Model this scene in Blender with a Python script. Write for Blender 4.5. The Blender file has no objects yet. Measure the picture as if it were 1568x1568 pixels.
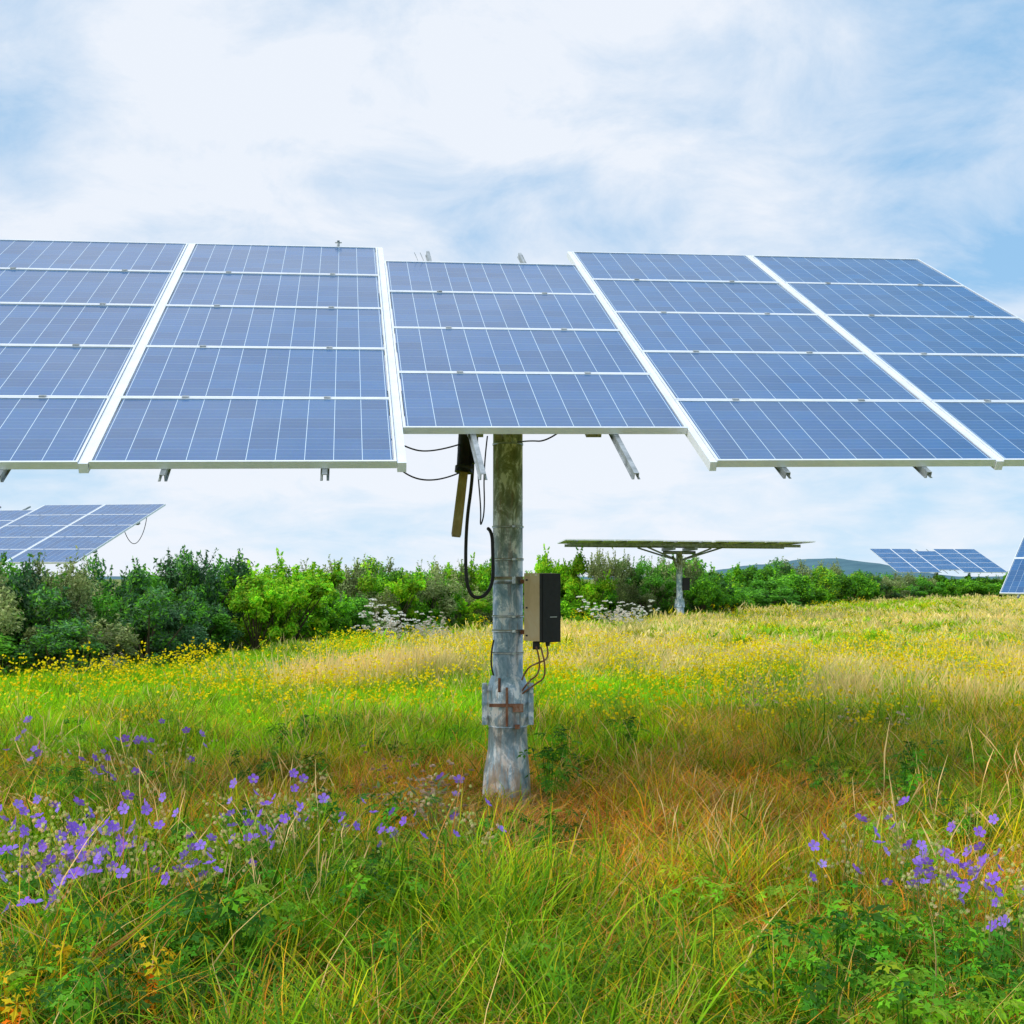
import bpy, math, random
import numpy as np
from mathutils import Vector, Matrix
random.seed(7); rng=np.random.default_rng(7)
sc=bpy.context.scene
sc.view_settings.view_transform='Standard'; sc.view_settings.look='None'; sc.view_settings.exposure=0

# ------------------------------------------------------------------ materials
def new_mat(name):
    m=bpy.data.materials.new(name); m.use_nodes=True
    nt=m.node_tree; b=nt.nodes['Principled BSDF']; return m,nt,b
def N(nt,t,**k):
    n=nt.nodes.new(t)
    for a,v in k.items(): setattr(n,a,v)
    return n
def ramp(nt,fac,stops):
    r=N(nt,'ShaderNodeValToRGB'); e=r.color_ramp.elements
    while len(e)<len(stops): e.new(.5)
    for i,(p,c) in enumerate(stops):
        e[i].position=p; e[i].color=(*c,1) if len(c)==3 else c
    nt.links.new(fac,r.inputs[0]); return r.outputs[0]
def noise(nt,vec,scale,detail=5,rough=.55,dist=0):
    n=N(nt,'ShaderNodeTexNoise'); n.inputs['Scale'].default_value=scale
    n.inputs['Detail'].default_value=detail; n.inputs['Roughness'].default_value=rough
    n.inputs['Distortion'].default_value=dist
    if vec is not None: nt.links.new(vec,n.inputs['Vector'])
    return n.outputs['Fac']
def math_(nt,op,a,b=None,c=None):
    n=N(nt,'ShaderNodeMath',operation=op)
    for i,v in enumerate((a,b,c)):
        if v is None: continue
        if isinstance(v,(int,float)): n.inputs[i].default_value=v
        else: nt.links.new(v,n.inputs[i])
    return n.outputs[0]
def mix(nt,f,a,b,bt='MIX'):
    n=N(nt,'ShaderNodeMix',data_type='RGBA',blend_type=bt)
    for s,v in ((n.inputs[0],f),(n.inputs[6],a),(n.inputs[7],b)):
        if isinstance(v,(int,float)): s.default_value=v
        elif isinstance(v,tuple): s.default_value=(*v,1)
        else: nt.links.new(v,s)
    return n.outputs[2]

def foliage_mat(name,transl=.35,rough=.55,patch=.5,pscale=.6,gain=1.0):
    m,nt,b=new_mat(name)
    at=N(nt,'ShaderNodeAttribute',attribute_name='Col')
    geo=N(nt,'ShaderNodeNewGeometry')
    f=noise(nt,geo.outputs['Position'],pscale,2)
    g=gain
    tint=ramp(nt,f,[(.3,(.66*g,.70*g,.6*g)),(.5,(1*g,1*g,1*g)),(.72,(1.35*g,1.2*g,1.0*g))])
    c=mix(nt,patch,at.outputs['Color'],tint,'MULTIPLY')
    nt.links.new(c,b.inputs['Base Color']); b.inputs['Roughness'].default_value=rough
    b.inputs['Specular IOR Level'].default_value=.12
    t=N(nt,'ShaderNodeBsdfTranslucent'); nt.links.new(c,t.inputs['Color'])
    ms=N(nt,'ShaderNodeMixShader'); ms.inputs[0].default_value=transl
    nt.links.new(b.outputs[0],ms.inputs[1]); nt.links.new(t.outputs[0],ms.inputs[2])
    nt.links.new(ms.outputs[0],nt.nodes['Material Output'].inputs['Surface'])
    return m
M_grass=foliage_mat('grass_blades',.38,.5,.85,.5,1.7)
M_leaf=foliage_mat('bush_leaves',.3,.5,.8,.35,1.5)
M_flower=foliage_mat('flower_petals',.3,.6,.15,1)

def metal_mat(name,c1,c2,c3,rough=.45,metal=.7,scale=9):
    m,nt,b=new_mat(name)
    tc=N(nt,'ShaderNodeTexCoord'); mp=N(nt,'ShaderNodeMapping'); mp.inputs['Scale'].default_value=(1,1,.55)
    nt.links.new(tc.outputs['Object'],mp.inputs['Vector'])
    f=noise(nt,mp.outputs[0],scale,8,.65,.6)
    c=ramp(nt,f,[(.32,c1),(.5,c2),(.68,c3)])
    nt.links.new(c,b.inputs['Base Color']); b.inputs['Metallic'].default_value=metal
    f2=noise(nt,tc.outputs['Object'],40,4)
    r=math_(nt,'MULTIPLY_ADD',f2,.3,rough-.15); nt.links.new(r,b.inputs['Roughness'])
    bp=N(nt,'ShaderNodeBump'); bp.inputs['Strength'].default_value=.15; bp.inputs['Distance'].default_value=.01
    nt.links.new(f2,bp.inputs['Height']); nt.links.new(bp.outputs[0],b.inputs['Normal'])
    return m
M_alu=metal_mat('aluminium_frame',(.74,.77,.80),(.80,.83,.86),(.86,.88,.9),.42,.35,6)
M_strip=metal_mat('white_channel',(.74,.77,.80),(.80,.83,.86),(.86,.88,.9),.5,.1,6)
M_steel=metal_mat('galvanized_steel',(.20,.22,.22),(.34,.37,.38),(.5,.53,.54),.5,.45,10)
M_band=metal_mat('steel_band',(.22,.25,.26),(.45,.50,.52),(.62,.66,.68),.35,.6,14)
M_rust=metal_mat('rusty_steel',(.13,.05,.03),(.28,.13,.07),(.42,.32,.26),.8,.1,16)
M_olive=metal_mat('olive_actuator_tube',(.22,.16,.05),(.32,.24,.09),(.44,.36,.17),.5,.1,12)
M_beige=metal_mat('beige_enclosure',(.56,.40,.21),(.68,.50,.28),(.72,.58,.38),.55,.0,7)
M_black=metal_mat('black_plastic',(.005,.005,.006),(.008,.008,.010),(.012,.012,.015),.55,.0,8)

# main pole: olive lichen at top, blue-grey below, flaking pale patches, rust at base
M_pole,nt,b=new_mat('weathered_pole')
geo=N(nt,'ShaderNodeNewGeometry'); sp=N(nt,'ShaderNodeSeparateXYZ'); nt.links.new(geo.outputs['Position'],sp.inputs[0])
mp=N(nt,'ShaderNodeMapping'); mp.inputs['Scale'].default_value=(1,1,.55); nt.links.new(geo.outputs['Position'],mp.inputs['Vector'])
f=noise(nt,mp.outputs[0],12,10,.74,.6)
low=ramp(nt,f,[(.38,(.20,.33,.42)),(.47,(.36,.50,.59)),(.52,(.50,.62,.70)),(.55,(.86,.91,.93)),(.66,(.93,.94,.95))])
up=ramp(nt,f,[(.38,(.12,.14,.06)),(.49,(.23,.26,.15)),(.54,(.33,.37,.27)),(.57,(.70,.73,.64))])
zf=N(nt,'ShaderNodeMapRange'); zf.inputs[1].default_value=1.5; zf.inputs[2].default_value=2.1; nt.links.new(sp.outputs[2],zf.inputs[0])
c=mix(nt,zf.outputs[0],low,up)
rz=N(nt,'ShaderNodeMapRange'); rz.inputs[1].default_value=.56; rz.inputs[2].default_value=.05; nt.links.new(sp.outputs[2],rz.inputs[0])
mp2=N(nt,'ShaderNodeMapping'); mp2.inputs['Scale'].default_value=(1,1,.10); nt.links.new(geo.outputs['Position'],mp2.inputs['Vector'])
f3=noise(nt,mp2.outputs[0],18,7,.75)
rf=math_(nt,'MULTIPLY',rz.outputs[0],ramp(nt,f3,[(.44,(0,0,0)),(.56,(1,1,1))]))
c=mix(nt,math_(nt,'MULTIPLY',rf,.9),c,(.62,.34,.11))
st=ramp(nt,noise(nt,mp2.outputs[0],26,6,.7),[(.54,(0,0,0)),(.62,(.8,.8,.8))])
c=mix(nt,math_(nt,'MULTIPLY',st,.6),c,(.26,.15,.08))
nt.links.new(c,b.inputs['Base Color']); b.inputs['Metallic'].default_value=.2; b.inputs['Roughness'].default_value=.42
bp=N(nt,'ShaderNodeBump'); bp.inputs['Strength'].default_value=.3; bp.inputs['Distance'].default_value=.006
nt.links.new(f,bp.inputs['Height']); nt.links.new(bp.outputs[0],b.inputs['Normal'])

# solar glass, UV in cell units
M_pv,nt,b=new_mat('photovoltaic_cells')
uv=N(nt,'ShaderNodeUVMap'); s=N(nt,'ShaderNodeSeparateXYZ'); nt.links.new(uv.outputs[0],s.inputs[0])
def line(val,half):  # 1 near integers
    fr=math_(nt,'FRACT',val); d=math_(nt,'ABSOLUTE',math_(nt,'SUBTRACT',fr,.5))
    return math_(nt,'GREATER_THAN',d,.5-half)
gu=line(s.outputs[0],.010); gv=line(s.outputs[1],.012)
bus=line(math_(nt,'MULTIPLY',s.outputs[1],3.0),.03)
fl=N(nt,'ShaderNodeVectorMath',operation='FLOOR'); nt.links.new(uv.outputs[0],fl.inputs[0])
wn=N(nt,'ShaderNodeTexWhiteNoise',noise_dimensions='3D'); nt.links.new(fl.outputs[0],wn.inputs['Vector'])
cell=ramp(nt,wn.outputs['Value'],[(0,(.002,.075,.225)),(.5,(.003,.092,.27)),(1,(.004,.11,.315))])
vo=N(nt,'ShaderNodeTexVoronoi'); vo.inputs['Scale'].default_value=9; nt.links.new(uv.outputs[0],vo.inputs['Vector'])
cell=mix(nt,.12,cell,vo.outputs['Color'],'MULTIPLY')
c=mix(nt,math_(nt,'MULTIPLY',bus,.35),cell,(.20,.36,.55))
c=mix(nt,math_(nt,'MULTIPLY',gv,.35),c,(.4,.5,.65))
c=mix(nt,math_(nt,'MULTIPLY',gu,.95),c,(.66,.82,.92))
geo=N(nt,'ShaderNodeNewGeometry')
dust=ramp(nt,noise(nt,geo.outputs['Position'],1.1,6,.6),[(.35,(0,0,0)),(.75,(.10,.10,.10))])
c=mix(nt,dust,c,(.45,.52,.58))
nt.links.new(c,b.inputs['Base Color']); b.inputs['Roughness'].default_value=.2
b.inputs['Specular IOR Level'].default_value=.6
M_back,nt,b=new_mat('module_backsheet'); b.inputs['Roughness'].default_value=.6
nt.links.new(ramp(nt,noise(nt,N(nt,'ShaderNodeTexCoord').outputs['Object'],3,4),[(.3,(.72,.75,.78)),(.7,(.85,.87,.9))]),b.inputs['Base Color'])

# ------------------------------------------------------------------ mesh builder
class MB:
    def __init__(s): s.v=[];s.f=[];s.m=[];s.sm=[];s.uv={};s.col=[]
    def face(s,pts,mat=0,smooth=False,uv=None,col=None):
        i=len(s.v); s.v+=[tuple(p) for p in pts]
        if col is not None: s.col+=[(*col,1)]*len(pts)
        s.f.append(tuple(range(i,i+len(pts)))); s.m.append(mat); s.sm.append(smooth)
        if uv: s.uv[len(s.f)-1]=uv
    def box(s,o,a,b,c,mat=0):
        o,a,b,c=map(Vector,(o,a,b,c)); i=len(s.v)
        for k in range(8): s.v.append(tuple(o+a*(k&1)+b*((k>>1)&1)+c*((k>>2)&1)))
        for q in ((0,2,3,1),(4,5,7,6),(0,1,5,4),(2,6,7,3),(0,4,6,2),(1,3,7,5)):
            s.f.append(tuple(i+j for j in q)); s.m.append(mat); s.sm.append(False)
    def tube(s,pts,rs,n=20,mat=0,cap=True,flat=False):
        pts=[Vector(p) for p in pts]; i=len(s.v); m=len(pts)
        for k,p in enumerate(pts):
            d=(pts[min(k+1,m-1)]-pts[max(k-1,0)]).normalized()
            x=d.cross(Vector((0,1,0))) if abs(d.y)<.9 else d.cross(Vector((1,0,0)))
            x.normalize(); y=d.cross(x)
            for j in range(n):
                t=2*math.pi*j/n; s.v.append(tuple(p+(x*math.cos(t)+y*math.sin(t))*rs[k]))
        for k in range(m-1):
            for j in range(n):
                a=i+k*n+j; b_=i+k*n+(j+1)%n
                s.f.append((a,b_,b_+n,a+n)); s.m.append(mat); s.sm.append(not flat)
        if cap:
            s.f.append(tuple(i+j for j in range(n))); s.m.append(mat); s.sm.append(False)
            s.f.append(tuple(i+(m-1)*n+j for j in reversed(range(n)))); s.m.append(mat); s.sm.append(False)
    def obj(s,name,mats,parent=None,off=(0,0,0),link=True,bevel=0):
        me=bpy.data.meshes.new(name); o_=Vector(off)
        me.from_pydata([tuple(Vector(v)-o_) for v in s.v],[],s.f)
        for m in mats: me.materials.append(m)
        me.polygons.foreach_set('material_index',s.m); me.polygons.foreach_set('use_smooth',s.sm)
        if s.uv:
            l=me.uv_layers.new(name='UVMap')
            for fi,u in s.uv.items():
                for k,li in enumerate(me.polygons[fi].loop_indices): l.data[li].uv=u[k]
        if s.col:
            a=me.attributes.new('Col','FLOAT_COLOR','POINT'); a.data.foreach_set('color',np.array(s.col,dtype=np.float32).ravel())
        me.update()
        ob=bpy.data.objects.new(name,me)
        if link: sc.collection.objects.link(ob)
        if parent: ob.parent=parent
        if bevel:
            md=ob.modifiers.new('bevel','BEVEL'); md.width=bevel; md.segments=2; md.limit_method='ANGLE'
        return ob
def empty(name,loc):
    e=bpy.data.objects.new(name,None); e.location=loc; e.empty_display_size=.3
    sc.collection.objects.link(e); return e

def gh(x,y):
    x=np.asarray(x,float);y=np.asarray(y,float)
    f=np.clip((np.hypot(x,y-8.6)-1)/6,0,1)
    return f*(.06*np.sin(.55*x+.3)*np.sin(.4*y+1)+.04*np.sin(1.3*x+.5*y))*np.clip((400-np.hypot(x,y))/200,0,1)

# ------------------------------------------------------------------ solar trackers
COLS=[(-1.70,-.055,0,5),(0,1.605,0,5),(1.66,3.35,.49,4),(3.395,5.06,0,5),(5.11,6.77,0,5)]
STR=[(-.052,-.003),(1.608,1.657),(3.353,3.392),(5.063,5.107)]
RAILS=[-1.3,-.44,.38,1.22,2.07,2.92,3.79,4.63,5.5,6.35]
H=.97
def tracker(P0,U,V,main=False,pole_x=None,pole_y=None):
    P0=Vector(P0);U=Vector(U).normalized();V=Vector(V);V=(V-U*V.dot(U)).normalized();W=U.cross(V)
    W=W if W.z>0 else -W
    L=lambda u,s,n:P0+U*u+V*s+W*n
    Pc=L(2.535,2.425,0); top=Pc-W*.33
    bx=top.x if pole_x is None else pole_x; by=top.y if pole_y is None else pole_y
    base=Vector((bx,by,float(gh(bx,by)))) ; e=empty('solar_panel_tracker',base)
    g=MB(); fr=MB(); bk=MB()
    for ci,(u0,u1,s0,n) in enumerate(COLS):
        for r in range(n):
            a=s0+r*H+.002; c=a+H-.005; k=.018
            j=[random.uniform(-.004,.004) for _ in range(4)]
            if not main: j=[0]*4
            du,dv=10,6; ou,ov=ci*17,r*11; m=.07
            g.face([L(u0+k,a+k,j[0]-.004),L(u1-k,a+k,j[1]-.004),L(u1-k,c-k,j[2]-.004),L(u0+k,c-k,j[3]-.004)],
                   uv=[(ou-m,ov-m),(ou+du+m,ov-m),(ou+du+m,ov+dv+m),(ou-m,ov+dv+m)])
            bk.face([L(u0+k,a+k,-.012),L(u0+k,c-k,-.012),L(u1-k,c-k,-.012),L(u1-k,a+k,-.012)])
            fr.box(L(u0,a,-.04),U*(u1-u0),V*k,W*.042); fr.box(L(u0,c-k,-.04),U*(u1-u0),V*k,W*.042)
            fr.box(L(u0,a+k,-.04),U*k*.7,V*(c-a-2*k),W*.0415); fr.box(L(u1-k*.7,a+k,-.04),U*k*.7,V*(c-a-2*k),W*.0415)
            for ru in RAILS:   # module clamps
                if u0<ru<u1 and r>0: fr.box(L(ru-.02,a-.014,-.0),U*.04,V*.022,W*.009,1)
    g.obj('glass_modules',[M_pv],e,base); fr.obj('module_frames',[M_alu,M_steel],e,base); bk.obj('module_backs',[M_back],e,base)
    st=MB()
    for a,c in STR: st.box(L(a,-.005,-.06),U*(c-a),V*4.87,W*.055)
    st.obj('column_channels',[M_strip],e,base)
    rl=MB()
    for ru in RAILS:  # U-channel rails
        st0=-.07; ln=5.0; hw=.014
        rl.box(L(ru-hw,st0,-.046),U*hw*2,V*ln,W*.004)
        rl.box(L(ru-hw,st0,-.080),U*.004,V*ln,W*.034); rl.box(L(ru+hw-.004,st0,-.080),U*.004,V*ln,W*.034)
        rl.box(L(ru-hw-.01,st0,-.080),U*.010,V*ln,W*.003); rl.box(L(ru+hw,st0,-.080),U*.010,V*ln,W*.003)
    for ss in (1.25,3.55): rl.box(L(-1.5,ss,-.19),U*8.1,V*.1,W*.1)
    rl.box(L(2.1,1.1,-.31),U*.1,V*2.7,W*.11); rl.box(L(2.87,1.1,-.31),U*.1,V*2.7,W*.11)
    rl.tube([L(1.95,2.42,-.38),L(3.12,2.42,-.38)],[.06,.06],12)
    for ss,uu in ((1.3,1.2),(1.3,3.9),(3.6,1.2),(3.6,3.9)):
        rl.tube([L(uu,ss,-.2),Vector((bx,by,top.z-.35))],[.03,.03],8)
    rl.obj('support_rails',[M_steel],e,base)
    if not main:
        p=MB(); p.tube([(bx,by,-.1),(bx,by,.75),(bx,by,.76),(bx,by,top.z)],[.17,.15,.11,.11],20)
        p.tube([(bx,by,.6),(bx,by,.9)],[.19,.16],16)
        p.box((bx+.12,by-.1,1.2),(.24,0,0),(0,.2,0),(0,0,.45),1)
        p.tube([(bx-.3,by-.5,top.z-.2),(bx-.05,by-.1,1.9)],[.05,.04],8,0)
        p.obj('pole',[M_pole,M_black],e,base,bevel=.004)
    return e,L,base,top
e,L,base,top=tracker((-2.213,6.200,2.243),(.991,.1323,.0154),(-.1226,.8658,.4852),True,-.03,8.6)
px,py=base.x,base.y
# main pole
p=MB()
p.tube([(px,py,.93),(px,py,top.z+.1)],[.108,.107],40)
p.tube([(px-.01,py,-.2),(px-.01,py,.0),(px-.008,py,.25),(px,py,.42),(px,py,.62)],[.185,.18,.165,.142,.135],40)
p.tube([(px,py,.585),(px,py,.6),(px,py,.86),(px,py,.94),(px,py,.945)],[.14,.15,.148,.118,.10],40)
p.obj('pole',[M_pole],e,base)
p=MB()
for z,h,r in ((2.60,.012,.112),(2.0,.014,.1145),(1.765,.016,.1145),(1.6,.05,.113),(1.36,.014,.1145),(1.255,.018,.1145),(1.1,.012,.114)):
    p.tube([(px,py,z),(px,py,z+h)],[r,r],40)
    p.box((px+.03,py-r-.02,z),(.025,0,0),(0,.022,0),(0,0,max(h,.014)))
p.obj('strap_bands',[M_band],e,base)
p=MB()
for sx in (-1,1):   # bolted clamp flanges
    x=px+sx*.147
    for k,yo in enumerate((-.05,.02)):
        p.box((x-(0 if sx>0 else .036),py+yo-.03,.60),(.036,0,0),(0,.008,0),(0,0,.29))
    for z in (.65,.75,.84):
        p.tube([(x+sx*.02,py-.11,z),(x+sx*.02,py+.03,z)],[.012,.012],6,flat=True)
p.box((px-.13,py-.168,.735),(.24,0,0),(0,.02,0),(0,0,.022),1)
p.box((px-.015,py-.175,.60),(.018,0,0),(0,.03,0),(0,0,.27),1)
p.box((px+.035,py-.178,.70),(.075,0,0),(0,.04,0),(0,0,.055),1)
p.box((px+.05,py-.165,.58),(.035,0,0),(0,.03,0),(0,0,.03),1)
p.tube([(px-.06,py-.15,.84),(px-.06,py-.115,.93)],[.01,.01],8,mat=1)
p.obj('bolted_collar',[M_pole,M_rust],e,base,bevel=.002)
# control box: beige housing with a black cover on its right/front side
p=MB()
o=Vector((.085,8.44,1.20))
fa=Vector((.66,-.75,0)).normalized(); fb=Vector((.80,.60,0)).normalized()
p.box(o,fa*.16,fb*.15,(0,0,.46),0)
p.box(o+fa*.161+Vector((0,0,-.008)),fa*.022,fb*.17,(0,0,.48),1)
p.box(o+Vector((0,0,.462)),fa*.16,fb*.15,(0,0,.012),0)
for z in (.03,.225,.42): p.box(o+fa*.02-fb*.004+Vector((0,0,z)),fa*.02,fb*.003,(0,0,.012),1)
p.obj('control_box',[M_beige,M_black],e,base,bevel=.006)
p=MB()
p.box((.06,8.5,1.60),(.1,0,0),(0,.05,0),(0,0,.03)); p.box((.06,8.5,1.24),(.1,0,0),(0,.05,0),(0,0,.03))
p.box((.145,8.38,1.14),(.05,0,0),(0,.06,0),(0,0,.055),1); p.box((.235,8.36,1.165),(.03,0,0),(0,.05,0),(0,0,.03),1)
p.obj('box_brackets',[M_rust,M_black],e,base,bevel=.003)
p=MB()
q=o+fa*.184+Vector((0,0,-.004))
p.box(q+fb*.006,fa*.004,fb*.158,(0,0,.472),0)
p.box(q+fa*.004+fb*.07+Vector((0,0,.17)),fa*.003,fb*.06,(0,0,.004),1)
p.obj('box_cover',[M_black,M_alu],e,base)
# actuator
p=MB()
p.tube([(-.27,8.25,3.02),(-.30,7.95,2.66),(-.315,7.92,2.50)],[.03,.035,.05],20,1)
p.tube([(-.30,7.92,2.70),(-.318,7.90,2.36)],[.052,.052],20,1)
p.tube([(-.318,7.90,2.38),(-.322,7.895,2.34)],[.06,.06],20,1)
p.tube([(-.322,7.895,2.34),(-.368,7.87,1.93),(-.37,7.87,1.91)],[.030,.033,.028],20,0)
p.tube([(-.26,7.9,2.58),(-.26,7.9,2.40)],[.035,.035],14,1)
p.box((-.12,8.0,2.62),(.05,0,0),(0,.55,0),(0,0,.04),2)
p.box((-.30,7.9,2.62),(.2,0,0),(0,.06,0),(0,0,.04),2)
p.obj('linear_actuator',[M_olive,M_black,M_steel],e,base)
def cable(name,pts,r,mat,parent=e,off=base):
    cu=bpy.data.curves.new(name,'CURVE'); cu.dimensions='3D'; cu.bevel_depth=r; cu.bevel_resolution=3
    s_=cu.splines.new('NURBS'); s_.points.add(len(pts)-1); s_.use_endpoint_u=True; s_.order_u=3
    for i,q in enumerate(pts): s_.points[i].co=(q[0]-off[0],q[1]-off[1],q[2]-off[2],1)
    cu.materials.append(mat); ob=bpy.data.objects.new(name,cu); sc.collection.objects.link(ob); ob.parent=parent
cable('cable_loop',[(-.27,8.1,2.75),(-.265,8.1,2.5),(-.275,8.2,2.3),(-.318,8.3,2.03),(-.325,8.3,1.66),(-.29,8.3,1.51),(-.2,8.3,1.50),(-.13,8.35,1.6),(-.135,8.4,1.8),(-.14,8.4,1.97),(-.17,8.45,1.99)],.0125,M_black)
cable('cable_thin',[(-.24,8.0,2.7),(-.235,8.0,2.4),(-.21,8.1,2.1),(-.22,8.2,1.98),(-.19,8.35,2.1),(-.20,8.3,2.4),(-.17,8.2,2.62)],.005,M_black)
cable('cable_left',[(-.85,7.2,2.55),(-.675,7.4,2.45),(-.51,7.6,2.44),(-.345,7.9,2.53)],.005,M_black)
cable('cable_left',[(-.82,7.1,2.47),(-.72,7.3,2.30),(-.5,7.5,2.23),(-.345,7.8,2.33)],.005,M_black)
cable('cable_right',[(.04,8.4,2.6),(.1,7.6,2.52),(.23,7.5,2.50),(.36,7.4,2.6)],.005,M_black)
for dx,z0,x1,z1 in ((.17,1.16,.12,.92),(.20,1.16,.17,.90),(.24,1.18,.1,1.0)):
    cable('box_cable',[(dx,8.38,z0),(dx+.03,8.36,z0-.1),(x1+.06,8.38,z1+.04),(x1,8.44,z1),(px+.1,8.5,z1-.08)],.006,M_rust)
cable('box_cable',[(px-.1,8.52,1.2),(px-.135,8.5,1.05),(px-.1,8.5,.95)],.006,M_black)
p=MB(); q=L(1.26,4.86,0)
p.tube([q,q+Vector((.0,0,.05))],[.012,.012],8); p.box(q+Vector((-.03,0,.03)),(.06,0,0),(0,.01,0),(0,0,.008))
for uu,s_ in ((1.95,4.4),(2.0,4.4),(2.9,4.4)):
    q=L(uu,s_,0); p.tube([q,q+Vector((-.03,0,.07))],[.003,.002],5)
p.obj('top_edge_clips',[M_steel],e,base)

# other trackers
tr=lambda Pc,U,V:tuple(Vector(Pc)-Vector(U).normalized()*2.535-Vector(V).normalized()*2.425)
UB,VB=(1,.02,-.008),(-.02,1,.004); tracker(tr((5.99,42.7,2.93),UB,VB),UB,VB)
UC,VC=(.985,.15,.0),(-.13,.90,.36); tracker(tr((31.4,88,2.95),UC,VC),UC,VC)
UA,VA=Vector((.989,-.146,0)),(.16,.93,.325); eA,LA,bA,_=tracker(tuple(Vector((-9.71,26.5,1.99))-UA*6.77),UA,VA)
w0=LA(6.3,3.3,-.09); w1=LA(6.5,4.3,-.09)
cable('hanging_wire',[w0,w0+Vector((.1,0,-.35)),w0+Vector((.25,.3,-.55)),w1+Vector((0,-.1,-.4)),w1],.009,M_black,eA,bA)
th,tt=math.radians(52),math.radians(50)
UD=Vector((math.cos(th),-math.sin(th),0)); VD=(math.sin(th)*math.cos(tt),math.cos(th)*math.cos(tt),math.sin(tt))
tracker(tuple(Vector((10.2,25,1.32))+UD*1.70),UD,VD)

# ------------------------------------------------------------------ vegetation sources
def arr_mesh(name,v,q,col,mat,link=None):
    me=bpy.data.meshes.new(name); nv,nq=len(v),len(q)
    me.vertices.add(nv); me.vertices.foreach_set('co',v.astype(np.float32).ravel())
    me.loops.add(nq*4); me.loops.foreach_set('vertex_index',q.astype(np.int32).ravel())
    me.polygons.add(nq); me.polygons.foreach_set('loop_start',np.arange(0,nq*4,4,dtype=np.int32))
    me.materials.append(mat); me.update(calc_edges=True)
    a=me.attributes.new('Col','FLOAT_COLOR','POINT')
    a.data.foreach_set('color',np.c_[col,np.ones(nv)].astype(np.float32).ravel())
    ob=bpy.data.objects.new(name,me)
    if link: link.objects.link(ob)
    return ob
def blades(n,R,L0,L1,w,t0,t1,pal,k=5,lean=None,head=False,tipcol=None,wj=.4,coh=.65):
    a=rng.uniform(0,2*np.pi,n)
    rr=R*np.sqrt(rng.random(n)); ra=rng.uniform(0,2*np.pi,n)
    bx,by=rr*np.cos(ra),rr*np.sin(ra)
    # tufts inside the patch share a root point and a lean
    T=8; tuft=rng.integers(0,T,n); a=np.where(rng.random(n)<coh,rng.uniform(0,6.28,T)[tuft]+rng.normal(0,.5,n),a)
    tx_,ty_=rng.uniform(-.8,.8,T)*R,rng.uniform(-.8,.8,T)*R
    inn=rng.random(n)<coh*.8; bx=np.where(inn,tx_[tuft]+rng.normal(0,.035,n),bx); by=np.where(inn,ty_[tuft]+rng.normal(0,.035,n),by)
    Ln=rng.uniform(L0,L1,n)*rng.uniform(.7,1.2,T)[tuft]; th0=np.abs(rng.normal(t0,.2,n)); th1=th0+rng.uniform(t1*.3,t1,n)
    t=np.linspace(0,1,k+1); th=th0[:,None]+(th1-th0)[:,None]*(t[None,:]**1.3)
    dl=Ln[:,None]/k; aw=a[:,None]+np.cumsum(rng.normal(0,.18,(n,k+1)),1)
    dx=np.sin(th)*np.cos(aw)*dl; dy=np.sin(th)*np.sin(aw)*dl; dz=np.cos(th)*dl
    z0=np.zeros((n,1))
    X=bx[:,None]+np.c_[z0,np.cumsum(dx[:,:-1],1)]; Y=by[:,None]+np.c_[z0,np.cumsum(dy[:,:-1],1)]; Z=np.c_[z0,np.cumsum(dz[:,:-1],1)]
    Z=np.maximum(Z,.012+.05*rng.random((n,1)))
    if head: wt=np.where(t<.72,.35,np.where(t<.95,1.3,.3))
    else: wt=np.minimum(1,.5+2*t)*(1-t**2)+.04
    W_=(w*rng.uniform(1-wj,1+wj,n))[:,None]*wt[None,:]
    tw=aw+np.pi/2+rng.normal(0,.5,(n,1))
    sx,sy=np.cos(tw)*W_/2,np.sin(tw)*W_/2
    v=np.stack([np.stack([X-sx,Y-sy,Z],-1),np.stack([X+sx,Y+sy,Z],-1)],2).reshape(-1,3)
    i=np.arange(n)[:,None]*(k+1)*2+np.arange(k)[None,:]*2
    q=np.stack([i,i+1,i+3,i+2],-1).reshape(-1,4)
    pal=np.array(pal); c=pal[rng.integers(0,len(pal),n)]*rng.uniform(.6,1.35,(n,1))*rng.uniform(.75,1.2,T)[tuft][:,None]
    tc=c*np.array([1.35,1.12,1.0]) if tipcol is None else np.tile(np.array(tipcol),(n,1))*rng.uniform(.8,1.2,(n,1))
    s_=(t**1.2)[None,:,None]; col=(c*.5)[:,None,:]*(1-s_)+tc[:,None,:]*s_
    if head: col=np.where((t>.7)[None,:,None],tc[:,None,:],c[:,None,:])
    col=np.repeat(col,2,axis=1).reshape(-1,3)
    tips=np.stack([X[:,-1],Y[:,-1],Z[:,-1]],-1)
    return v,q,col,tips
def merge(parts):
    V,Q,C=[],[],[];o=0
    for p_ in parts:
        V.append(p_[0]);Q.append(p_[1]+o);C.append(p_[2]);o+=len(p_[0])
    return np.concatenate(V),np.concatenate(Q),np.concatenate(C)
G1=[(.10,.27,.005),(.15,.34,.006),(.22,.39,.008),(.05,.17,.006)]
G2=[(.36,.41,.008),(.44,.43,.010),(.22,.38,.008)]
DR=[(.55,.32,.08),(.57,.40,.13),(.45,.21,.06),(.61,.46,.20)]
OR=[(.68,.30,.02),(.69,.40,.025),(.57,.22,.025)]
TN=[(.50,.47,.07),(.58,.49,.13),(.34,.44,.03)]
C_g=bpy.data.collections.new('grass_clumps')
gi=0
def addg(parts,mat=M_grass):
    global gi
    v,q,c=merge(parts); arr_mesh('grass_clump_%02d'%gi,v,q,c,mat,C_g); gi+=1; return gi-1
B=lambda *a,**k:blades(*a,**k)[:3]
R0=.32
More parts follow.
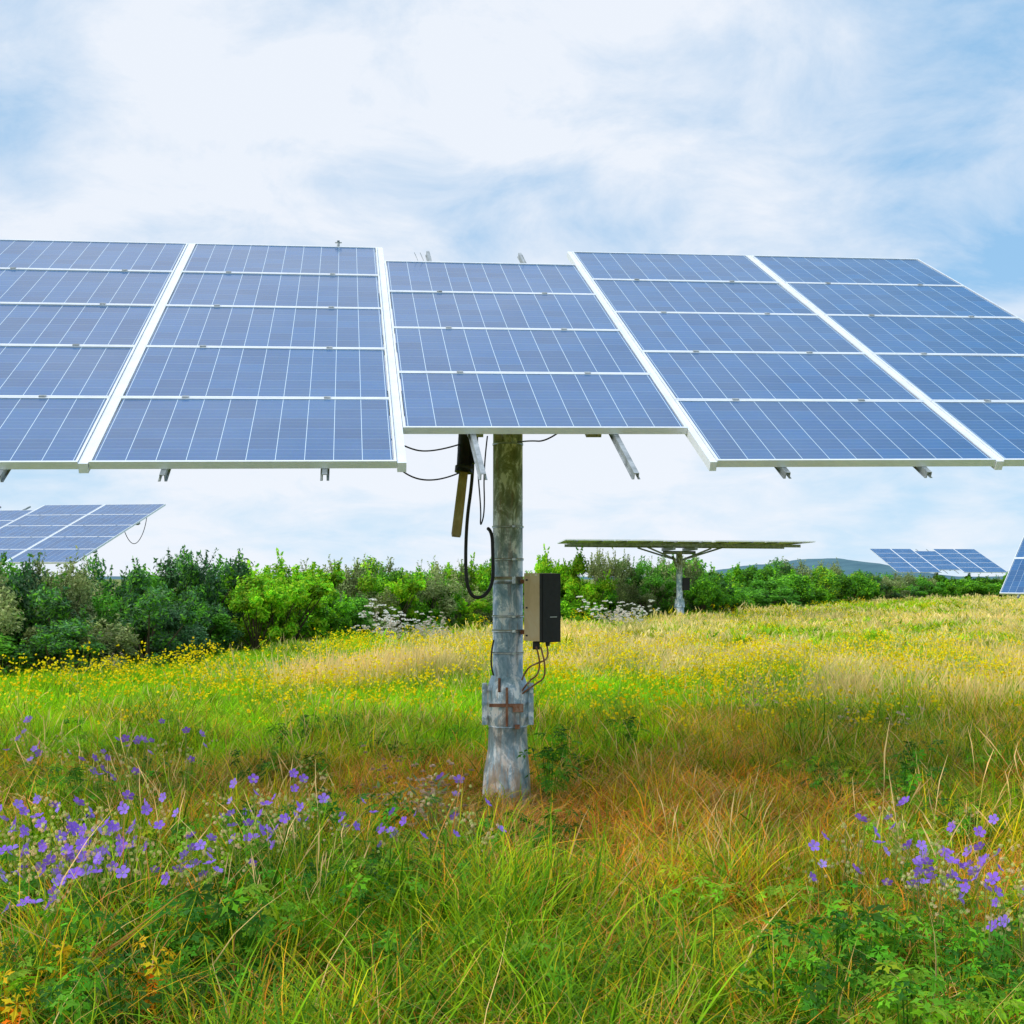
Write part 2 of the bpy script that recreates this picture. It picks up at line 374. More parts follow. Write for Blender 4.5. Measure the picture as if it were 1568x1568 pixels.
near_g=[addg([B(190,R0,.22,.55,.009,.35,2.0,G1,5),B(65,R0,.25,.5,.006,.5,1.8,G2,5),B(38,R0,.3,.6,.005,.8,1.3,DR+OR,5,coh=.3)]) for _ in range(5)]
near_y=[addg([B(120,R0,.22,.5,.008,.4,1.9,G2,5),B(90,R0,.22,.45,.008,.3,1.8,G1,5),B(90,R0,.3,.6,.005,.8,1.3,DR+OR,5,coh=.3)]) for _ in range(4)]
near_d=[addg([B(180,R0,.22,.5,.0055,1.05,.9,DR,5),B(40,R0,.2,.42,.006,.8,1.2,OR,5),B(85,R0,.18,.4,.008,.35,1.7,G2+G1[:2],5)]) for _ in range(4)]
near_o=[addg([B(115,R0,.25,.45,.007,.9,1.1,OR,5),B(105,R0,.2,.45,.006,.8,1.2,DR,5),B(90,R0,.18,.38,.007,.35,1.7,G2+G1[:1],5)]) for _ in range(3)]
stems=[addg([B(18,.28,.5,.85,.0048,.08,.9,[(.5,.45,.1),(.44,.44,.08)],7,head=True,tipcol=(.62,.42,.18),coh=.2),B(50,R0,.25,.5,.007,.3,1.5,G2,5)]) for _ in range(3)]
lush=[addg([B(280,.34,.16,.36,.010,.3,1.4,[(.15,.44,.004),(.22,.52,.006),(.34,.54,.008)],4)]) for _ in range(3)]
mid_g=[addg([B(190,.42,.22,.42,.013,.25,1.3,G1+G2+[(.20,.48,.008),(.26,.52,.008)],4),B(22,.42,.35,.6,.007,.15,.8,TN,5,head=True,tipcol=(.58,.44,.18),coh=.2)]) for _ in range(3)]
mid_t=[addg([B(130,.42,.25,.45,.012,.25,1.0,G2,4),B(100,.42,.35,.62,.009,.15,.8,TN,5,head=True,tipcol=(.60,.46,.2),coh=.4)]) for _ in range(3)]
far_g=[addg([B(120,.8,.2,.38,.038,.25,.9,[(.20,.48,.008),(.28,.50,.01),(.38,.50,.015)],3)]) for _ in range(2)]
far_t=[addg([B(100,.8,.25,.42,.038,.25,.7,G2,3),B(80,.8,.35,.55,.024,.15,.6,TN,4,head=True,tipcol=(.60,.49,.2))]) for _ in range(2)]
def herb(leafcols,nst=7,Hh=.4,lobe=.055,mb=None,spread=.16,slim=1.0):
    mb=mb or MB()
    for _ in range(nst):
        a=random.uniform(0,6.283); r=random.uniform(.0,spread); h=random.uniform(.4,1)*Hh
        b0=Vector((r*.3*math.cos(a),r*.3*math.sin(a),0)); t_=Vector((r*math.cos(a)*1.3,r*math.sin(a)*1.3,h))
        sd=Vector((-math.sin(a),math.cos(a),0))*.0022; c0=random.choice(leafcols)
        mb.face([b0-sd,b0+sd,t_+sd,t_-sd],col=tuple(x*.8 for x in c0))
        up=Vector((math.cos(a)*.5+random.uniform(-.6,.6),math.sin(a)*.5+random.uniform(-.6,.6),1)).normalized()
        x=up.orthogonal().normalized(); y=up.cross(x); nl=random.choice((5,6,7)); ph=random.uniform(0,6)
        sz=lobe*random.uniform(.6,1.3); cc=tuple(k*random.uniform(.7,1.25) for k in c0)
        for i in range(nl):
            an=ph+i*2*math.pi/nl*.93; d=x*math.cos(an)+y*math.sin(an); s2=up.cross(d)*slim; sz_=sz*random.uniform(.75,1.1)
            P=lambda l,w_,dz=0:t_+d*sz_*l+s2*sz_*w_+up*dz*sz_
            kk=random.uniform(.85,1.15); c3=tuple(k*kk for k in cc)
            mb.face([P(.05,0),P(.45,.10,-.02),P(.62,.30,-.08),P(.72,.14,-.1),P(1.05,.04,-.25)],col=c3)
            mb.face([P(.05,0),P(1.05,.04,-.25),P(1.05,-.04,-.25),P(.72,-.14,-.14),P(.62,-.30,-.14),P(.45,-.10,-.05)],col=c3)
    return mb
LG=[(.045,.17,.010),(.07,.22,.012),(.12,.30,.015),(.035,.12,.010)]
C_h=bpy.data.collections.new('herb_plants')
for i in range(4): C_h.objects.link(herb(LG if i<3 else [(.14,.30,.015),(.20,.36,.015)],28,.38,.045).obj('herb_plant_%d'%i,[M_grass],link=False))
C_o=bpy.data.collections.new('autumn_leaf_plants')
for i in range(2): C_o.objects.link(herb([(.95,.38,.005),(.9,.46,.01),(.7,.24,.01)],9,.38,.042,spread=.09,slim=.9).obj('orange_leaf_plant_%d'%i,[M_flower],link=False))
C_v=bpy.data.collections.new('geranium_plants')
for i in range(4):
    mb=herb(LG,18,.36,.045)
    for _ in range(12):
        a=random.uniform(0,6.283); r=random.uniform(.02,.2); h=random.uniform(.36,.58)
        t_=Vector((r*math.cos(a),r*math.sin(a),h)); sd=Vector((-math.sin(a),math.cos(a),0))*.0016
        b0=Vector((r*.3*math.cos(a),r*.3*math.sin(a),0)); mb.face([b0-sd,b0+sd,t_+sd,t_-sd],col=(.16,.2,.05))
        bud=random.random()<.52
        up=Vector((random.uniform(-.7,.7),random.uniform(-1.1,.1),random.uniform(.3,.9))).normalized()
        x=up.orthogonal().normalized(); y=up.cross(x)
        if not bud:
            sz=random.uniform(.019,.028); vc=random.choice([(.38,.22,.88),(.48,.32,.95),(.32,.15,.80)])
            for k in range(5):
                an=k*1.2566; d=x*math.cos(an)+y*math.sin(an); s2=up.cross(d)
                P=lambda l,w_,z_:t_+d*sz*l+s2*sz*w_+up*z_*sz
                mb.face([P(.08,0,0),P(.45,.3,.18),P(.85,.42,.32),P(1.1,.2,.36),P(1.1,-.2,.36),P(.85,-.42,.32),P(.45,-.3,.18)],mat=1,col=vc)
            for k in range(3):
                an=k*2.1; mb.face([t_+up*.003+(x*math.cos(an+q)+y*math.sin(an+q))*.003 for q in (0,2.1,4.2)],mat=1,col=(.75,.7,.6))
        else:
            for w_ in range(4):
                tt_=t_+Vector([random.gauss(0,.018) for _ in range(3)]); cc=random.choice([(.40,.42,.15),(.46,.36,.20),(.28,.38,.08)])
                for k in range(5):
                    an=k*1.2566; d=x*math.cos(an)+y*math.sin(an); s2=up.cross(d)
                    mb.face([tt_-up*.007,tt_+d*.007+s2*.0035,tt_+up*.012+d*.004,tt_+d*.007-s2*.0035],mat=0,col=cc)
    C_v.objects.link(mb.obj('geranium_%d'%i,[M_grass,M_flower],link=False))
C_y=bpy.data.collections.new('yellow_flower_plants')
for i in range(4):
    v,q,c,tips=blades(14,.28,.34,.62,.005,.05,.5,[(.20,.40,.015),(.28,.44,.02)],4,coh=.2)
    mb=MB(); 
    for f_ in q: mb.face([v[j] for j in f_],col=tuple(c[f_[0]]))
    for t_ in tips:
        for _ in range(random.choice((1,2,2,3))):
            o_=Vector(t_)+Vector((random.uniform(-.03,.03),random.uniform(-.03,.03),random.uniform(-.04,.015)))
            sz=random.uniform(.011,.018)
            for k in range(2):
                up=Vector((random.uniform(-1,1),random.uniform(-1,1),random.uniform(.2,1.2))).normalized(); x=up.orthogonal().normalized(); y=up.cross(x)
                mb.face([o_+(x*math.cos(w)+y*math.sin(w))*sz for w in (0,1.05,2.1,3.14,4.2,5.25)],mat=1,col=random.choice([(.98,.80,.004),(.98,.85,.008),(.95,.66,.004)]))
    C_y.objects.link(mb.obj('yellow_flower_%d'%i,[M_grass,M_flower],link=False))
C_t=bpy.data.collections.new('thistle_plants'); C_w=bpy.data.collections.new('white_flower_plants')
for i,(hc,HH,cl_) in enumerate([((.80,.60,.46),.55,C_t),((.52,.34,.24),.6,C_t),((.95,.92,.84),.7,C_w),((.92,.84,.74),.65,C_w)]):
    nh=9 if i<2 else 14
    v,q,c,tips=blades(nh,.1 if i<2 else .2,HH*.6,HH,.006,.08,.7,[(.2,.2,.08),(.14,.2,.06)],5,coh=.2)
    mb=MB()
    for f_ in q: mb.face([v[j] for j in f_],col=tuple(c[f_[0]]))
    for t_ in tips:
        for _ in range(2):
            o_=Vector(t_)+Vector([random.gauss(0,.03) for _ in range(3)])
            for k in range(28):
                d=Vector([random.gauss(0,1) for _ in range(3)]).normalized(); d.z=abs(d.z)*.9-.2; s2=d.orthogonal().normalized()*(.005 if i<2 else .010)
                ln=random.uniform(.014,.03)*(.85 if i<2 else 1.5); kk=random.uniform(.75,1.1)
                mb.face([o_-s2,o_+s2,o_+d*ln+s2*.4,o_+d*ln-s2*.4],mat=1,col=tuple(min(x*kk,.95) for x in hc))
    for _ in range(14):
        z=random.uniform(.08,HH*.7); a=random.uniform(0,6.28); d=Vector((math.cos(a),math.sin(a),.4)); s2=Vector((-d.y,d.x,0))
        mb.face([Vector((0,0,z))+d*.02,Vector((0,0,z))+d*.07+s2*.015,Vector((0,0,z))+d*.14,Vector((0,0,z))+d*.07-s2*.015],col=(.13,.22,.07))
    cl_.objects.link(mb.obj(('thistle_%d' if i<2 else 'white_flower_%d')%i,[M_grass,M_flower],link=False))

# ------------------------------------------------------------------ bushes
def bush(name,cols,n=6500,Wd=1.15,Ht=2.0,ls=.055,shoots=34,coll=None):
    nb=20; ctr=[];rad=[]
    for _ in range(nb):
        a=rng.uniform(0,2*np.pi); r=Wd*.75*np.sqrt(rng.random()); z=rng.uniform(.12,.88)*Ht*(1-.25*(r/Wd)**2)
        ctr.append((r*np.cos(a),r*np.sin(a),z)); rad.append(rng.uniform(.22,.5)*Wd*.62)
    ctr=np.array(ctr); rad=np.array(rad); lum=rng.uniform(.5,1.5,nb)
    k=rng.integers(0,nb,n); d=rng.normal(size=(n,3)); d/=np.linalg.norm(d,axis=1)[:,None]
    rr=rad[k]*(rng.random(n)**.35)*rng.uniform(.85,1.2,n)
    P=ctr[k]+d*rr[:,None]*np.array([1,1,.9]); P[:,2]=np.abs(P[:,2])+.02
    cols=np.array(cols); C=cols[rng.integers(0,len(cols),n)]*lum[k][:,None]
    sv=[];tw=MB()
    for _ in range(shoots):
        j=rng.integers(0,nb); b0=ctr[j]+np.array([0,0,rad[j]*.5]); dr=np.array([rng.normal(0,.28),rng.normal(0,.28),1]); ln=rng.uniform(.25,.7)*Ht*.32
        for t in np.linspace(.1,1,16):
            sv.append(b0+dr*ln*t+rng.normal(0,.02,3))
        tw.tube([b0,b0+dr*ln],[.006,.002],4,cap=False)
    sv=np.array(sv); P=np.concatenate([P,sv]); d=np.concatenate([d,rng.normal(size=(len(sv),3))])
    C=np.concatenate([C,cols[rng.integers(0,len(cols),len(sv))]*1.15]); n=len(P)
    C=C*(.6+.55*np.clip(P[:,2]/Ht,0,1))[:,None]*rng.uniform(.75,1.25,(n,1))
    nr=d/np.linalg.norm(d,axis=1)[:,None]+rng.normal(0,.7,(n,3)); nr[:,2]+=.4; nr/=np.linalg.norm(nr,axis=1)[:,None]
    a=np.cross(nr,rng.normal(size=(n,3))); a/=np.linalg.norm(a,axis=1)[:,None]; b_=np.cross(nr,a)
    s_=(ls*rng.uniform(.6,1.3,n))[:,None]
    v=np.stack([P-a*s_,P+b_*s_*.42-nr*s_*.1,P+a*s_,P-b_*s_*.42-nr*s_*.1],1).reshape(-1,3)
    q=np.arange(n*4).reshape(-1,4)
    lm=MB()
    for j in range(nb):
        c0=Vector(ctr[j]); m=Vector((c0.x*.35,c0.y*.35,c0.z*.45)); lm.tube([(c0.x*.08,c0.y*.08,-.05),m,c0],[.035,.02,.008],6,cap=False)
    lv=np.array(lm.v+tw.v); lq=np.array(lm.f+[tuple(i+len(lm.v) for i in f_) for f_ in tw.f])
    v2=np.concatenate([v,lv]); q2=np.concatenate([q,lq+len(v)]); c2=np.concatenate([np.repeat(C,4,axis=0),np.tile([.09,.07,.045],(len(lv),1))])
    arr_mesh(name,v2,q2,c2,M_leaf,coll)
C_b=bpy.data.collections.new('bush_variants')
DK=[(.035,.11,.030),(.05,.14,.045),(.03,.08,.03),(.10,.18,.08)]
BR=[(.17,.44,.010),(.23,.50,.012),(.11,.32,.012)]
MD=[(.075,.24,.018),(.11,.30,.018),(.055,.17,.018)]
OL=[(.20,.26,.08),(.26,.29,.12),(.14,.19,.06)]
YG=[(.32,.46,.015),(.25,.40,.015)]
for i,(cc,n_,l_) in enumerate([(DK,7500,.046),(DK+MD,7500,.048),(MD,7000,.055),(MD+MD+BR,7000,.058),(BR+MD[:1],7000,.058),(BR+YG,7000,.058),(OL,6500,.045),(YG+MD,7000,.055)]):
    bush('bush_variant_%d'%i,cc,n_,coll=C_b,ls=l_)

# ------------------------------------------------------------------ scatter
def scatter(name,coll,P,rot,scl,idx):
    me=bpy.data.meshes.new(name+'_points'); me.from_pydata([tuple(map(float,p_)) for p_ in P],[],[])
    a=me.attributes.new('rot','FLOAT_VECTOR','POINT'); a.data.foreach_set('vector',np.array(rot,np.float32).ravel())
    a=me.attributes.new('scl','FLOAT_VECTOR','POINT'); a.data.foreach_set('vector',np.array(scl,np.float32).ravel())
    a=me.attributes.new('idx','INT','POINT'); a.data.foreach_set('value',np.array(idx,np.int32))
    ob=bpy.data.objects.new(name,me); sc.collection.objects.link(ob)
    ng=bpy.data.node_groups.new(name+'_scatter','GeometryNodeTree')
    ng.interface.new_socket('Geometry',in_out='INPUT',socket_type='NodeSocketGeometry')
    ng.interface.new_socket('Geometry',in_out='OUTPUT',socket_type='NodeSocketGeometry')
    nn=ng.nodes; gi_=nn.new('NodeGroupInput'); go=nn.new('NodeGroupOutput')
    ci=nn.new('GeometryNodeCollectionInfo'); ci.inputs['Collection'].default_value=coll
    ci.inputs['Separate Children'].default_value=True; ci.inputs['Reset Children'].default_value=True
    ip=nn.new('GeometryNodeInstanceOnPoints'); ip.inputs['Pick Instance'].default_value=True
    def na(nm,dt):
        n=nn.new('GeometryNodeInputNamedAttribute'); n.data_type=dt; n.inputs['Name'].default_value=nm
        return [o_ for o_ in n.outputs if o_.enabled and o_.name=='Attribute'][0]
    er=nn.new('FunctionNodeEulerToRotation'); lk=ng.links
    lk.new(na('rot','FLOAT_VECTOR'),er.inputs[0]); lk.new(er.outputs[0],ip.inputs['Rotation'])
    lk.new(na('scl','FLOAT_VECTOR'),ip.inputs['Scale']); lk.new(na('idx','INT'),ip.inputs['Instance Index'])
    lk.new(gi_.outputs[0],ip.inputs['Points']); lk.new(ci.outputs[0],ip.inputs['Instance']); lk.new(ip.outputs[0],go.inputs[0])
    md=ob.modifiers.new('scatter','NODES'); md.node_group=ng
    return ob
_t=rng.random((64,64))
def vn(x,y):
    x=np.asarray(x)%64;y=np.asarray(y)%64; i=np.floor(x).astype(int);j=np.floor(y).astype(int);fx=x-i;fy=y-j
    fx=fx*fx*(3-2*fx);fy=fy*fy*(3-2*fy);g=lambda a,b_:_t[a%64,b_%64]
    return (g(i,j)*(1-fx)+g(i+1,j)*fx)*(1-fy)+(g(i,j+1)*(1-fx)+g(i+1,j+1)*fx)*fy
def fbm(x,y): return .6*vn(x,y)+.4*vn(x*2.3+9,y*2.3+5)
HP=[(-14,17.5,1.5),(-8.7,20,1.50),(-8.2,20.5,1.60),(-7.5,21,2.02),(-7.0,22,1.84),(-7.0,25,1.78),(-6.8,27,1.80),(-5.9,28.5,2.10),(-5.5,30,2.14),(-4.8,33,1.84),(-4.0,36,1.88),(-3.0,38,2.15),(-1.8,40,1.98),(-.4,43,1.98),(1.7,46,2.1),(3.8,48,2.2),(5.8,52,2.5),(8.2,55,2.2),(9.7,56,2.4),(14,65,2.1),(18.4,72,2.4),(23.5,80,2.5),(30,90,1.9),(36,95,1.9),(42.5,100,1.9),(60,112,2.2),(80,120,2.3)]
HP=np.array(HP); HP[:,:2]*=.87; HP[:,2]=1.64+(HP[:,2]-1.64)*.87
seg=np.r_[0,np.cumsum(np.hypot(*np.diff(HP[:,:2],axis=0).T))]
def hedge_at(s_): return [np.interp(s_,seg,HP[:,k]) for k in range(3)]
def hedgeY(x,y):
    d=np.full(np.shape(x),1e9); side=np.zeros(np.shape(x))
    for k in range(len(HP)-1):
        ax_,ay_=HP[k,:2]; bx_,by_=HP[k+1,:2]; vx,vy=bx_-ax_,by_-ay_; t=np.clip(((x-ax_)*vx+(y-ay_)*vy)/(vx*vx+vy*vy),0,1)
        dd=np.hypot(x-ax_-t*vx,y-ay_-t*vy); cr=vx*(y-ay_)-vy*(x-ax_)
        m=dd<d; d=np.where(m,dd,d); side=np.where(m,np.sign(cr),side)
    return d*side
P=[];I=[];S=[];R=[]
def band(y0,y1,dens,tx=.54):
    n=int(tx*(y1*y1-y0*y0)*dens); y=np.sqrt(rng.uniform(y0*y0,y1*y1,n)); x=rng.uniform(-tx,tx,n)*y; return x,y
def put(x,y,idx,s,sz=None,tilt=.12):
    P.append((x,y,float(gh(x,y)))); I.append(idx); S.append((s,s,s if sz is None else sz)); R.append((random.gauss(0,tilt),random.gauss(0,tilt),random.uniform(0,6.283)))
ch=random.choice
for (y0,y1,dn,kind) in ((2.8,13,20,0),(13,24,12,1),(24,46,4.2,2),(46,100,1.3,3)):
    xs,ys=band(y0,y1,dn); hd=hedgeY(xs,ys); n1=fbm(xs*.55+3,ys*.55); n2=fbm(xs*.9+20,ys*.9+7); n3=fbm(xs*1.4+31,ys*1.4)
    for x,y,h_,a,b_,c_ in zip(xs,ys,hd,n1,n2,n3):
        if h_>.8: continue
        dp=math.hypot(x-px,y-py)
        if dp<.3: continue
        dry=.85*math.exp(-((x/4.0)**4+((y-8.0)/2.0)**2))+.35*math.exp(-((x/1.8)**2+((y-7.8)/1.3)**2))+ (.15 if 7<y<13 and x>1 else 0)+.20
        dry+=(a-.5)*1.9
        r=random.random()
        if kind==0:
            s=random.uniform(.75,1.15); z_=s*random.uniform(.7,1.1)*(.55+.9*b_)
            if abs(x-px)<.7 and 5.8<y<8.9: z_*=.55
            elif 7<y<10: z_*=.85
            if y>10.0 and x<.12*y:
                idx=ch(lush) if c_>.36 else ch(near_y+near_g)
                if r<.06: idx=ch(stems)
            elif r<dry*.95: idx=ch(near_o) if c_>.52 else ch(near_d)
            elif r>.92 and y>5.0: idx=ch(stems)
            else: idx=ch(near_g) if (c_+a)<.95 else ch(near_y)
            put(x,y,idx,s,z_,.2)
        elif kind==1:
            s=random.uniform(.75,1.15)
            green=(x<-.1*y) or (y<16.5 and x<3) or c_>.58
            if green: idx=ch(lush) if c_>.3 else ch(mid_g)
            else: idx=ch(mid_t) if r<.2+(a-.5)*1.6+.1*(x>0)+.03*(y-17) else ch(mid_g)
            put(x,y,idx,s*(1.25 if idx in lush else 1),s*(.9 if y<19 else .75))
        elif kind==2:
            s=random.uniform(.85,1.2)
            green=x<-.15*y or (h_>-2.5) or (a>.5)
            put(x,y,ch(far_g) if green and r<.75 else (ch(mid_t+far_t) if r<.7 else ch(mid_g)),s*(1.25),s*(.55 if green else .7))
        else:
            strip=(h_>-7 and a>.4)
            put(x,y,ch(far_g) if strip or a>.5 else ch(far_t),random.uniform(1.3,1.8),random.uniform(.6,.8))
for _ in range(75):
    x=random.gauss(-2.0,.75); y=random.gauss(17.5,.6); put(x,y,ch(mid_t),random.uniform(.8,1.05),random.uniform(.95,1.15))
scatter('meadow_grass',C_g,P,R,S,I)

def simple(name,coll,pts,nvar,s0=.8,s1=1.2,zs=1.0):
    pts=[p_ for p_ in pts if math.hypot(p_[0]-px,p_[1]-py)>.3]
    P_=[(x,y,float(gh(x,y))) for x,y in pts]; R_=[(random.gauss(0,.1),random.gauss(0,.1),random.uniform(0,6.28)) for _ in pts]
    S_=[(k,k,k*zs) for k in (random.uniform(s0,s1) for _ in pts)]
    scatter(name,coll,P_,R_,S_,[random.randrange(nvar) for _ in pts])
pts=[]
xs,ys=band(10.8,24,5.5); hd=hedgeY(xs,ys); a=fbm(xs*.5+50,ys*.3+3)
for x,y,h_,k in zip(xs,ys,hd,a):
    w=1.0 if 12.5<y<21 else .5
    if h_<-1.0 and k>.36 and random.random()<w: pts.append((x,y))
xs,ys=band(24,60,.6); hd=hedgeY(xs,ys)
pts+=[(x,y) for x,y,h_ in zip(xs,ys,hd) if h_<-2]
simple('yellow_wildflowers',C_y,pts,4,.8,1.1)
pts=[(random.gauss(-1.75,.42),random.gauss(5.4,.4)) for _ in range(27)]+[(random.gauss(-1.0,.4),random.gauss(6.2,.4)) for _ in range(8)]
pts+=[(random.gauss(-1.85,.25),random.gauss(4.8,.25)) for _ in range(6)]
pts+=[(random.uniform(1.2,2.4),random.gauss(5.3,.25)) for _ in range(10)]+[(random.gauss(1.8,.15),random.gauss(4.5,.15)) for _ in range(4)]
pts+=[(random.gauss(-2.9,.6),random.gauss(7.9,.6)) for _ in range(9)]
simple('violet_geranium',C_v,pts,4,.85,1.1)
pts=[(random.uniform(-2.0,-1.0),random.uniform(3.7,4.7)) for _ in range(30)]+[(random.uniform(.9,2.1),random.uniform(3.7,4.9)) for _ in range(32)]
pts+=[(random.gauss(-1.2,.6),random.gauss(5.9,.6)) for _ in range(26)]+[(random.uniform(-4,4),random.uniform(3.8,11)) for _ in range(80)]
simple('leafy_herbs',C_h,pts,4,.8,1.2)
simple('orange_leaf_plant',C_o,[(-1.55,4.25),(-1.49,4.18),(-1.2,4.15),(-1.6,3.9)],2,.95,1.1)
pts=[(random.gauss(-.5,.14),random.gauss(7.3,.3)) for _ in range(6)]
pts+=[(2.5,12.5),(2.55,12.3),(3.3,11.6),(3.25,11.9),(3.8,11.6),(-6,18.2)]
simple('thistle',C_t,pts,2,.75,1.0)
pts=[(random.gauss(-2.7,.3),random.gauss(27,.4)) for _ in range(7)]+[(random.gauss(-1.7,.2),random.gauss(27.5,.3)) for _ in range(5)]+[(random.gauss(3.2,.7),random.gauss(36,.9)) for _ in range(9)]+[(random.gauss(-5.6,.2),random.gauss(27,.4)) for _ in range(1)]
simple('white_wildflowers',C_w,pts,2,1.0,1.6,.9)

# hedge
P=[];R=[];S=[];I=[]
tot=seg[-1]; s_=0
while s_<tot:
    x,y,h=hedge_at(s_); x2,y2,_=hedge_at(s_+.5); dx,dy=x2-x,y2-y; l=math.hypot(dx,dy)+1e-6; nx,ny=-dy/l,dx/l
    far=y>52
    for row in range(2):
        off=(.5,2.1)[row]+random.uniform(-.3,.3)+(0 if not far else row)
        X=x+nx*off+random.uniform(-.3,.3); Y=y+ny*off+random.uniform(-.3,.3)
        sz=h/1.86*random.uniform(.82,1.12)*(1.05 if row else .85)
        wd=random.uniform(.85,1.15)*(1.5 if far else 1)*(.95 if y>22 else .85)
        if row==0 and random.random()<.35: sz*=.68
        pxx=X/Y*1825+784
        if pxx<340: w=[0,0,1,1,2,6]
        elif pxx<490: w=[4,4,5,4,3,5]
        elif pxx<600: w=[1,2,3,7,6,2]
        elif pxx<820: w=[3,4,2,4,5,7,6]
        elif pxx<900: w=[4,5,4]
        elif pxx<1060: w=[6,2,6,3,6,2]
        else: w=[2,3,4,3,6,7,4,1]
        P.append((X,Y,-.05)); I.append(ch(w)); S.append((wd,wd,sz)); R.append((0,0,random.uniform(0,6.28)))
    s_+=(.75 if y<36 else 1.0 if y<52 else 1.7)
scatter('bush_hedgerow',C_b,P,R,S,I)

# ------------------------------------------------------------------ ground, hills
gx=np.unique(np.round(np.concatenate([np.linspace(-30,30,121),np.linspace(-100,100,81),np.array([-3000,-1500,-700,-300,300,700,1500,3000])]),3))
gy=np.unique(np.round(np.concatenate([np.linspace(-10,40,101),np.linspace(40,140,51),np.array([-500,-100,-30,300,700,1500,2500,4000])]),3))
XX,YY=np.meshgrid(gx,gy); ZZ=gh(XX,YY); v=np.stack([XX,YY,ZZ],-1).reshape(-1,3); nx_=len(gx)
i=(np.arange(len(gy)-1)[:,None]*nx_+np.arange(nx_-1)[None,:]); q=np.stack([i,i+1,i+1+nx_,i+nx_],-1).reshape(-1,4)
M_gr,nt,b=new_mat('meadow_soil')
geo=N(nt,'ShaderNodeNewGeometry'); f=noise(nt,geo.outputs['Position'],.25,8,.6); f2=noise(nt,geo.outputs['Position'],14,6,.7)
c=mix(nt,.6,ramp(nt,f,[(.35,(.12,.20,.01)),(.55,(.22,.26,.02)),(.7,(.30,.26,.05))]),ramp(nt,f2,[(.3,(.25,.25,.25)),(.7,(1.2,1.2,1.2))]),'MULTIPLY')
nt.links.new(c,b.inputs['Base Color']); b.inputs['Roughness'].default_value=.95
g_=arr_mesh('ground',v,q,np.ones((len(v),3)),M_gr,sc.collection)
hx=np.linspace(-1800,2200,400); hy=np.linspace(1500,2400,14); XX,YY=np.meshgrid(hx,hy)
prof=3+29*np.exp(-((XX-500)/75.)**2)+15*np.exp(-((XX-390)/60.)**2)
ZZ=prof*np.clip(np.sin((YY-1500)/900*np.pi),0,1)**.7+2.2*rng.random(XX.shape)*np.sin((YY-1500)/900*np.pi)
v=np.stack([XX,YY,ZZ-.5],-1).reshape(-1,3); nx_=len(hx); i=(np.arange(len(hy)-1)[:,None]*nx_+np.arange(nx_-1)[None,:]); q=np.stack([i,i+1,i+1+nx_,i+nx_],-1).reshape(-1,4)
M_h,nt,b=new_mat('distant_forest_hazed'); geo=N(nt,'ShaderNodeNewGeometry')
nt.links.new(ramp(nt,noise(nt,geo.outputs['Position'],.02,6,.7),[(.35,(.035,.11,.15)),(.65,(.07,.17,.20))]),b.inputs['Base Color']); b.inputs['Roughness'].default_value=1  # bluish aerial haze is mixed into the forest base colour
arr_mesh('distant_hills',v,q,np.ones((len(v),3)),M_h,sc.collection)

# ------------------------------------------------------------------ light & sky
d=Vector((-.70,-.42,.60)).normalized()
sl=bpy.data.lights.new('sun','SUN'); sl.energy=2.2; sl.angle=math.radians(45); sl.color=(1,.94,.84)
so=bpy.data.objects.new('sun',sl); so.rotation_euler=d.to_track_quat('Z','Y').to_euler(); sc.collection.objects.link(so)
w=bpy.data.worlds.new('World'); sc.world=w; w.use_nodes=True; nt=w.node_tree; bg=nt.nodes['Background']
sky=N(nt,'ShaderNodeTexSky'); sky.sky_type='NISHITA'; sky.sun_disc=False; sky.sun_elevation=math.asin(d.z); sky.sun_rotation=math.atan2(d.x,d.y)
sky.air_density=1; sky.dust_density=.6; sky.ozone_density=2
tc=N(nt,'ShaderNodeTexCoord'); sp=N(nt,'ShaderNodeSeparateXYZ'); nt.links.new(tc.outputs['Generated'],sp.inputs[0])
z=math_(nt,'ADD',math_(nt,'MAXIMUM',sp.outputs[2],0.0),.30)
cb=N(nt,'ShaderNodeCombineXYZ'); nt.links.new(math_(nt,'DIVIDE',sp.outputs[0],z),cb.inputs[0]); nt.links.new(math_(nt,'DIVIDE',sp.outputs[1],z),cb.inputs[1]); cb.inputs[2].default_value=7.4
f1=noise(nt,cb.outputs[0],1.5,3,.5,.6); f2=noise(nt,cb.outputs[0],4.6,9,.62,.4)
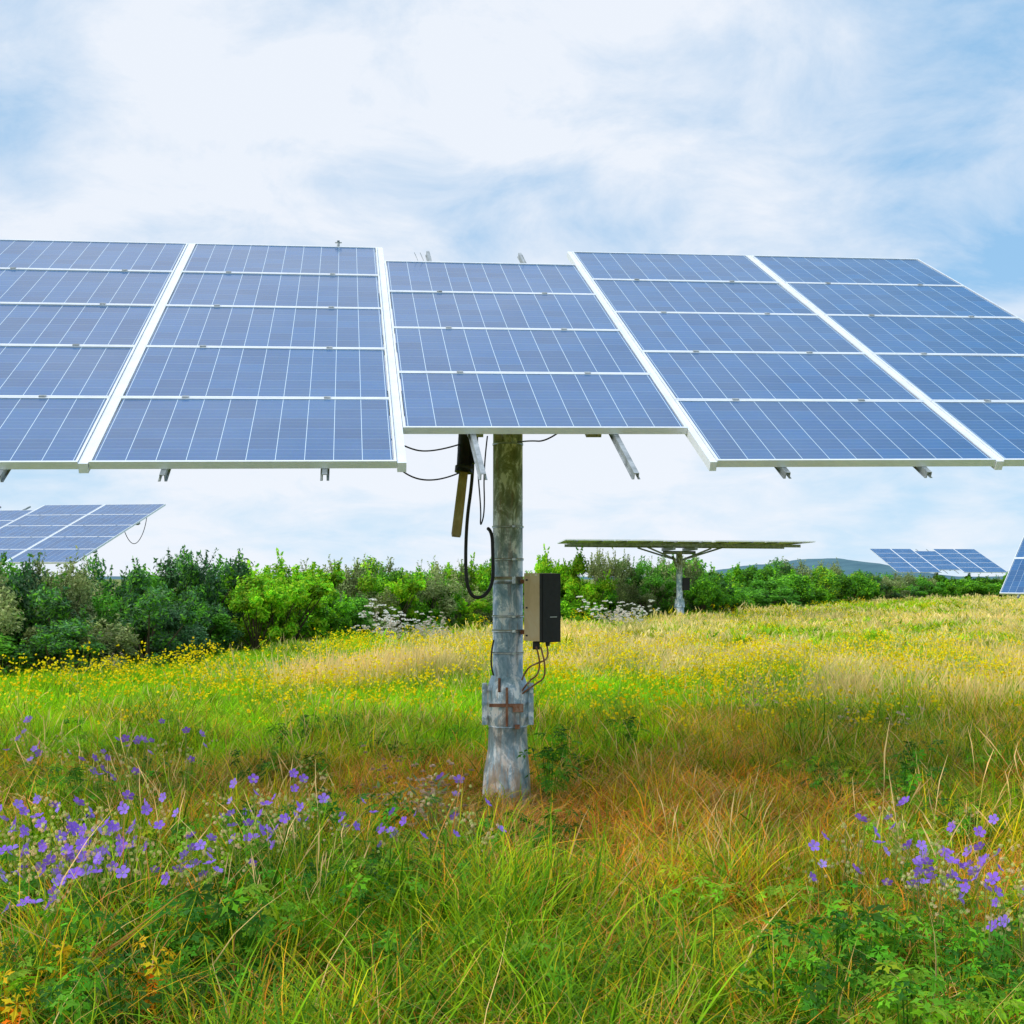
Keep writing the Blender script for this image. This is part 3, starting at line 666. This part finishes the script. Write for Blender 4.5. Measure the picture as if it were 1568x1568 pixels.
f=math_(nt,'ADD',math_(nt,'MULTIPLY',f1,.58),math_(nt,'MULTIPLY',f2,.42))
rb=N(nt,'ShaderNodeMapRange',interpolation_type='SMOOTHSTEP'); rb.inputs[1].default_value=.14; rb.inputs[2].default_value=.42; rb.inputs[4].default_value=.10; nt.links.new(sp.outputs[0],rb.inputs[0])
rc=N(nt,'ShaderNodeMapRange',interpolation_type='SMOOTHSTEP'); rc.inputs[1].default_value=-.22; rc.inputs[2].default_value=-.42; rc.inputs[4].default_value=.04; nt.links.new(sp.outputs[0],rc.inputs[0])
f=math_(nt,'SUBTRACT',math_(nt,'SUBTRACT',math_(nt,'ADD',f,.008),rb.outputs[0]),rc.outputs[0])
cl=ramp(nt,f,[(.35,(0,0,0)),(.45,(.5,.5,.5)),(.56,(1,1,1))])
hz=N(nt,'ShaderNodeMapRange'); hz.inputs[1].default_value=.22; hz.inputs[2].default_value=.0; nt.links.new(sp.outputs[2],hz.inputs[0])
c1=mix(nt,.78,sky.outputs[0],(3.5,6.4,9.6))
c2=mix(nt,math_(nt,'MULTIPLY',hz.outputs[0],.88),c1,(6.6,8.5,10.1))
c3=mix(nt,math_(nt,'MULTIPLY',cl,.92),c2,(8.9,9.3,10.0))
zb=N(nt,'ShaderNodeMapRange',interpolation_type='SMOOTHSTEP'); zb.inputs[1].default_value=.5; zb.inputs[2].default_value=.9; zb.inputs[3].default_value=1; zb.inputs[4].default_value=1.6; nt.links.new(sp.outputs[2],zb.inputs[0])  # added boost: unseen zenith sky brightened to lift ground light and panel reflections
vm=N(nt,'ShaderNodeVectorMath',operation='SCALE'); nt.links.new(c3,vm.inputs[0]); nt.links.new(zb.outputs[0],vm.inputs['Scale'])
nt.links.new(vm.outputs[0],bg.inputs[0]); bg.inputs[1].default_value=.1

cam=bpy.data.cameras.new('camera'); cam.lens=41.9; cam.sensor_width=36; cam.clip_end=8000; cam.clip_start=.1
co=bpy.data.objects.new('camera',cam); co.location=(0,0,1.64); co.rotation_euler=(math.radians(93.17),0,0)
sc.collection.objects.link(co); sc.camera=co
print('instances ok',len(P))
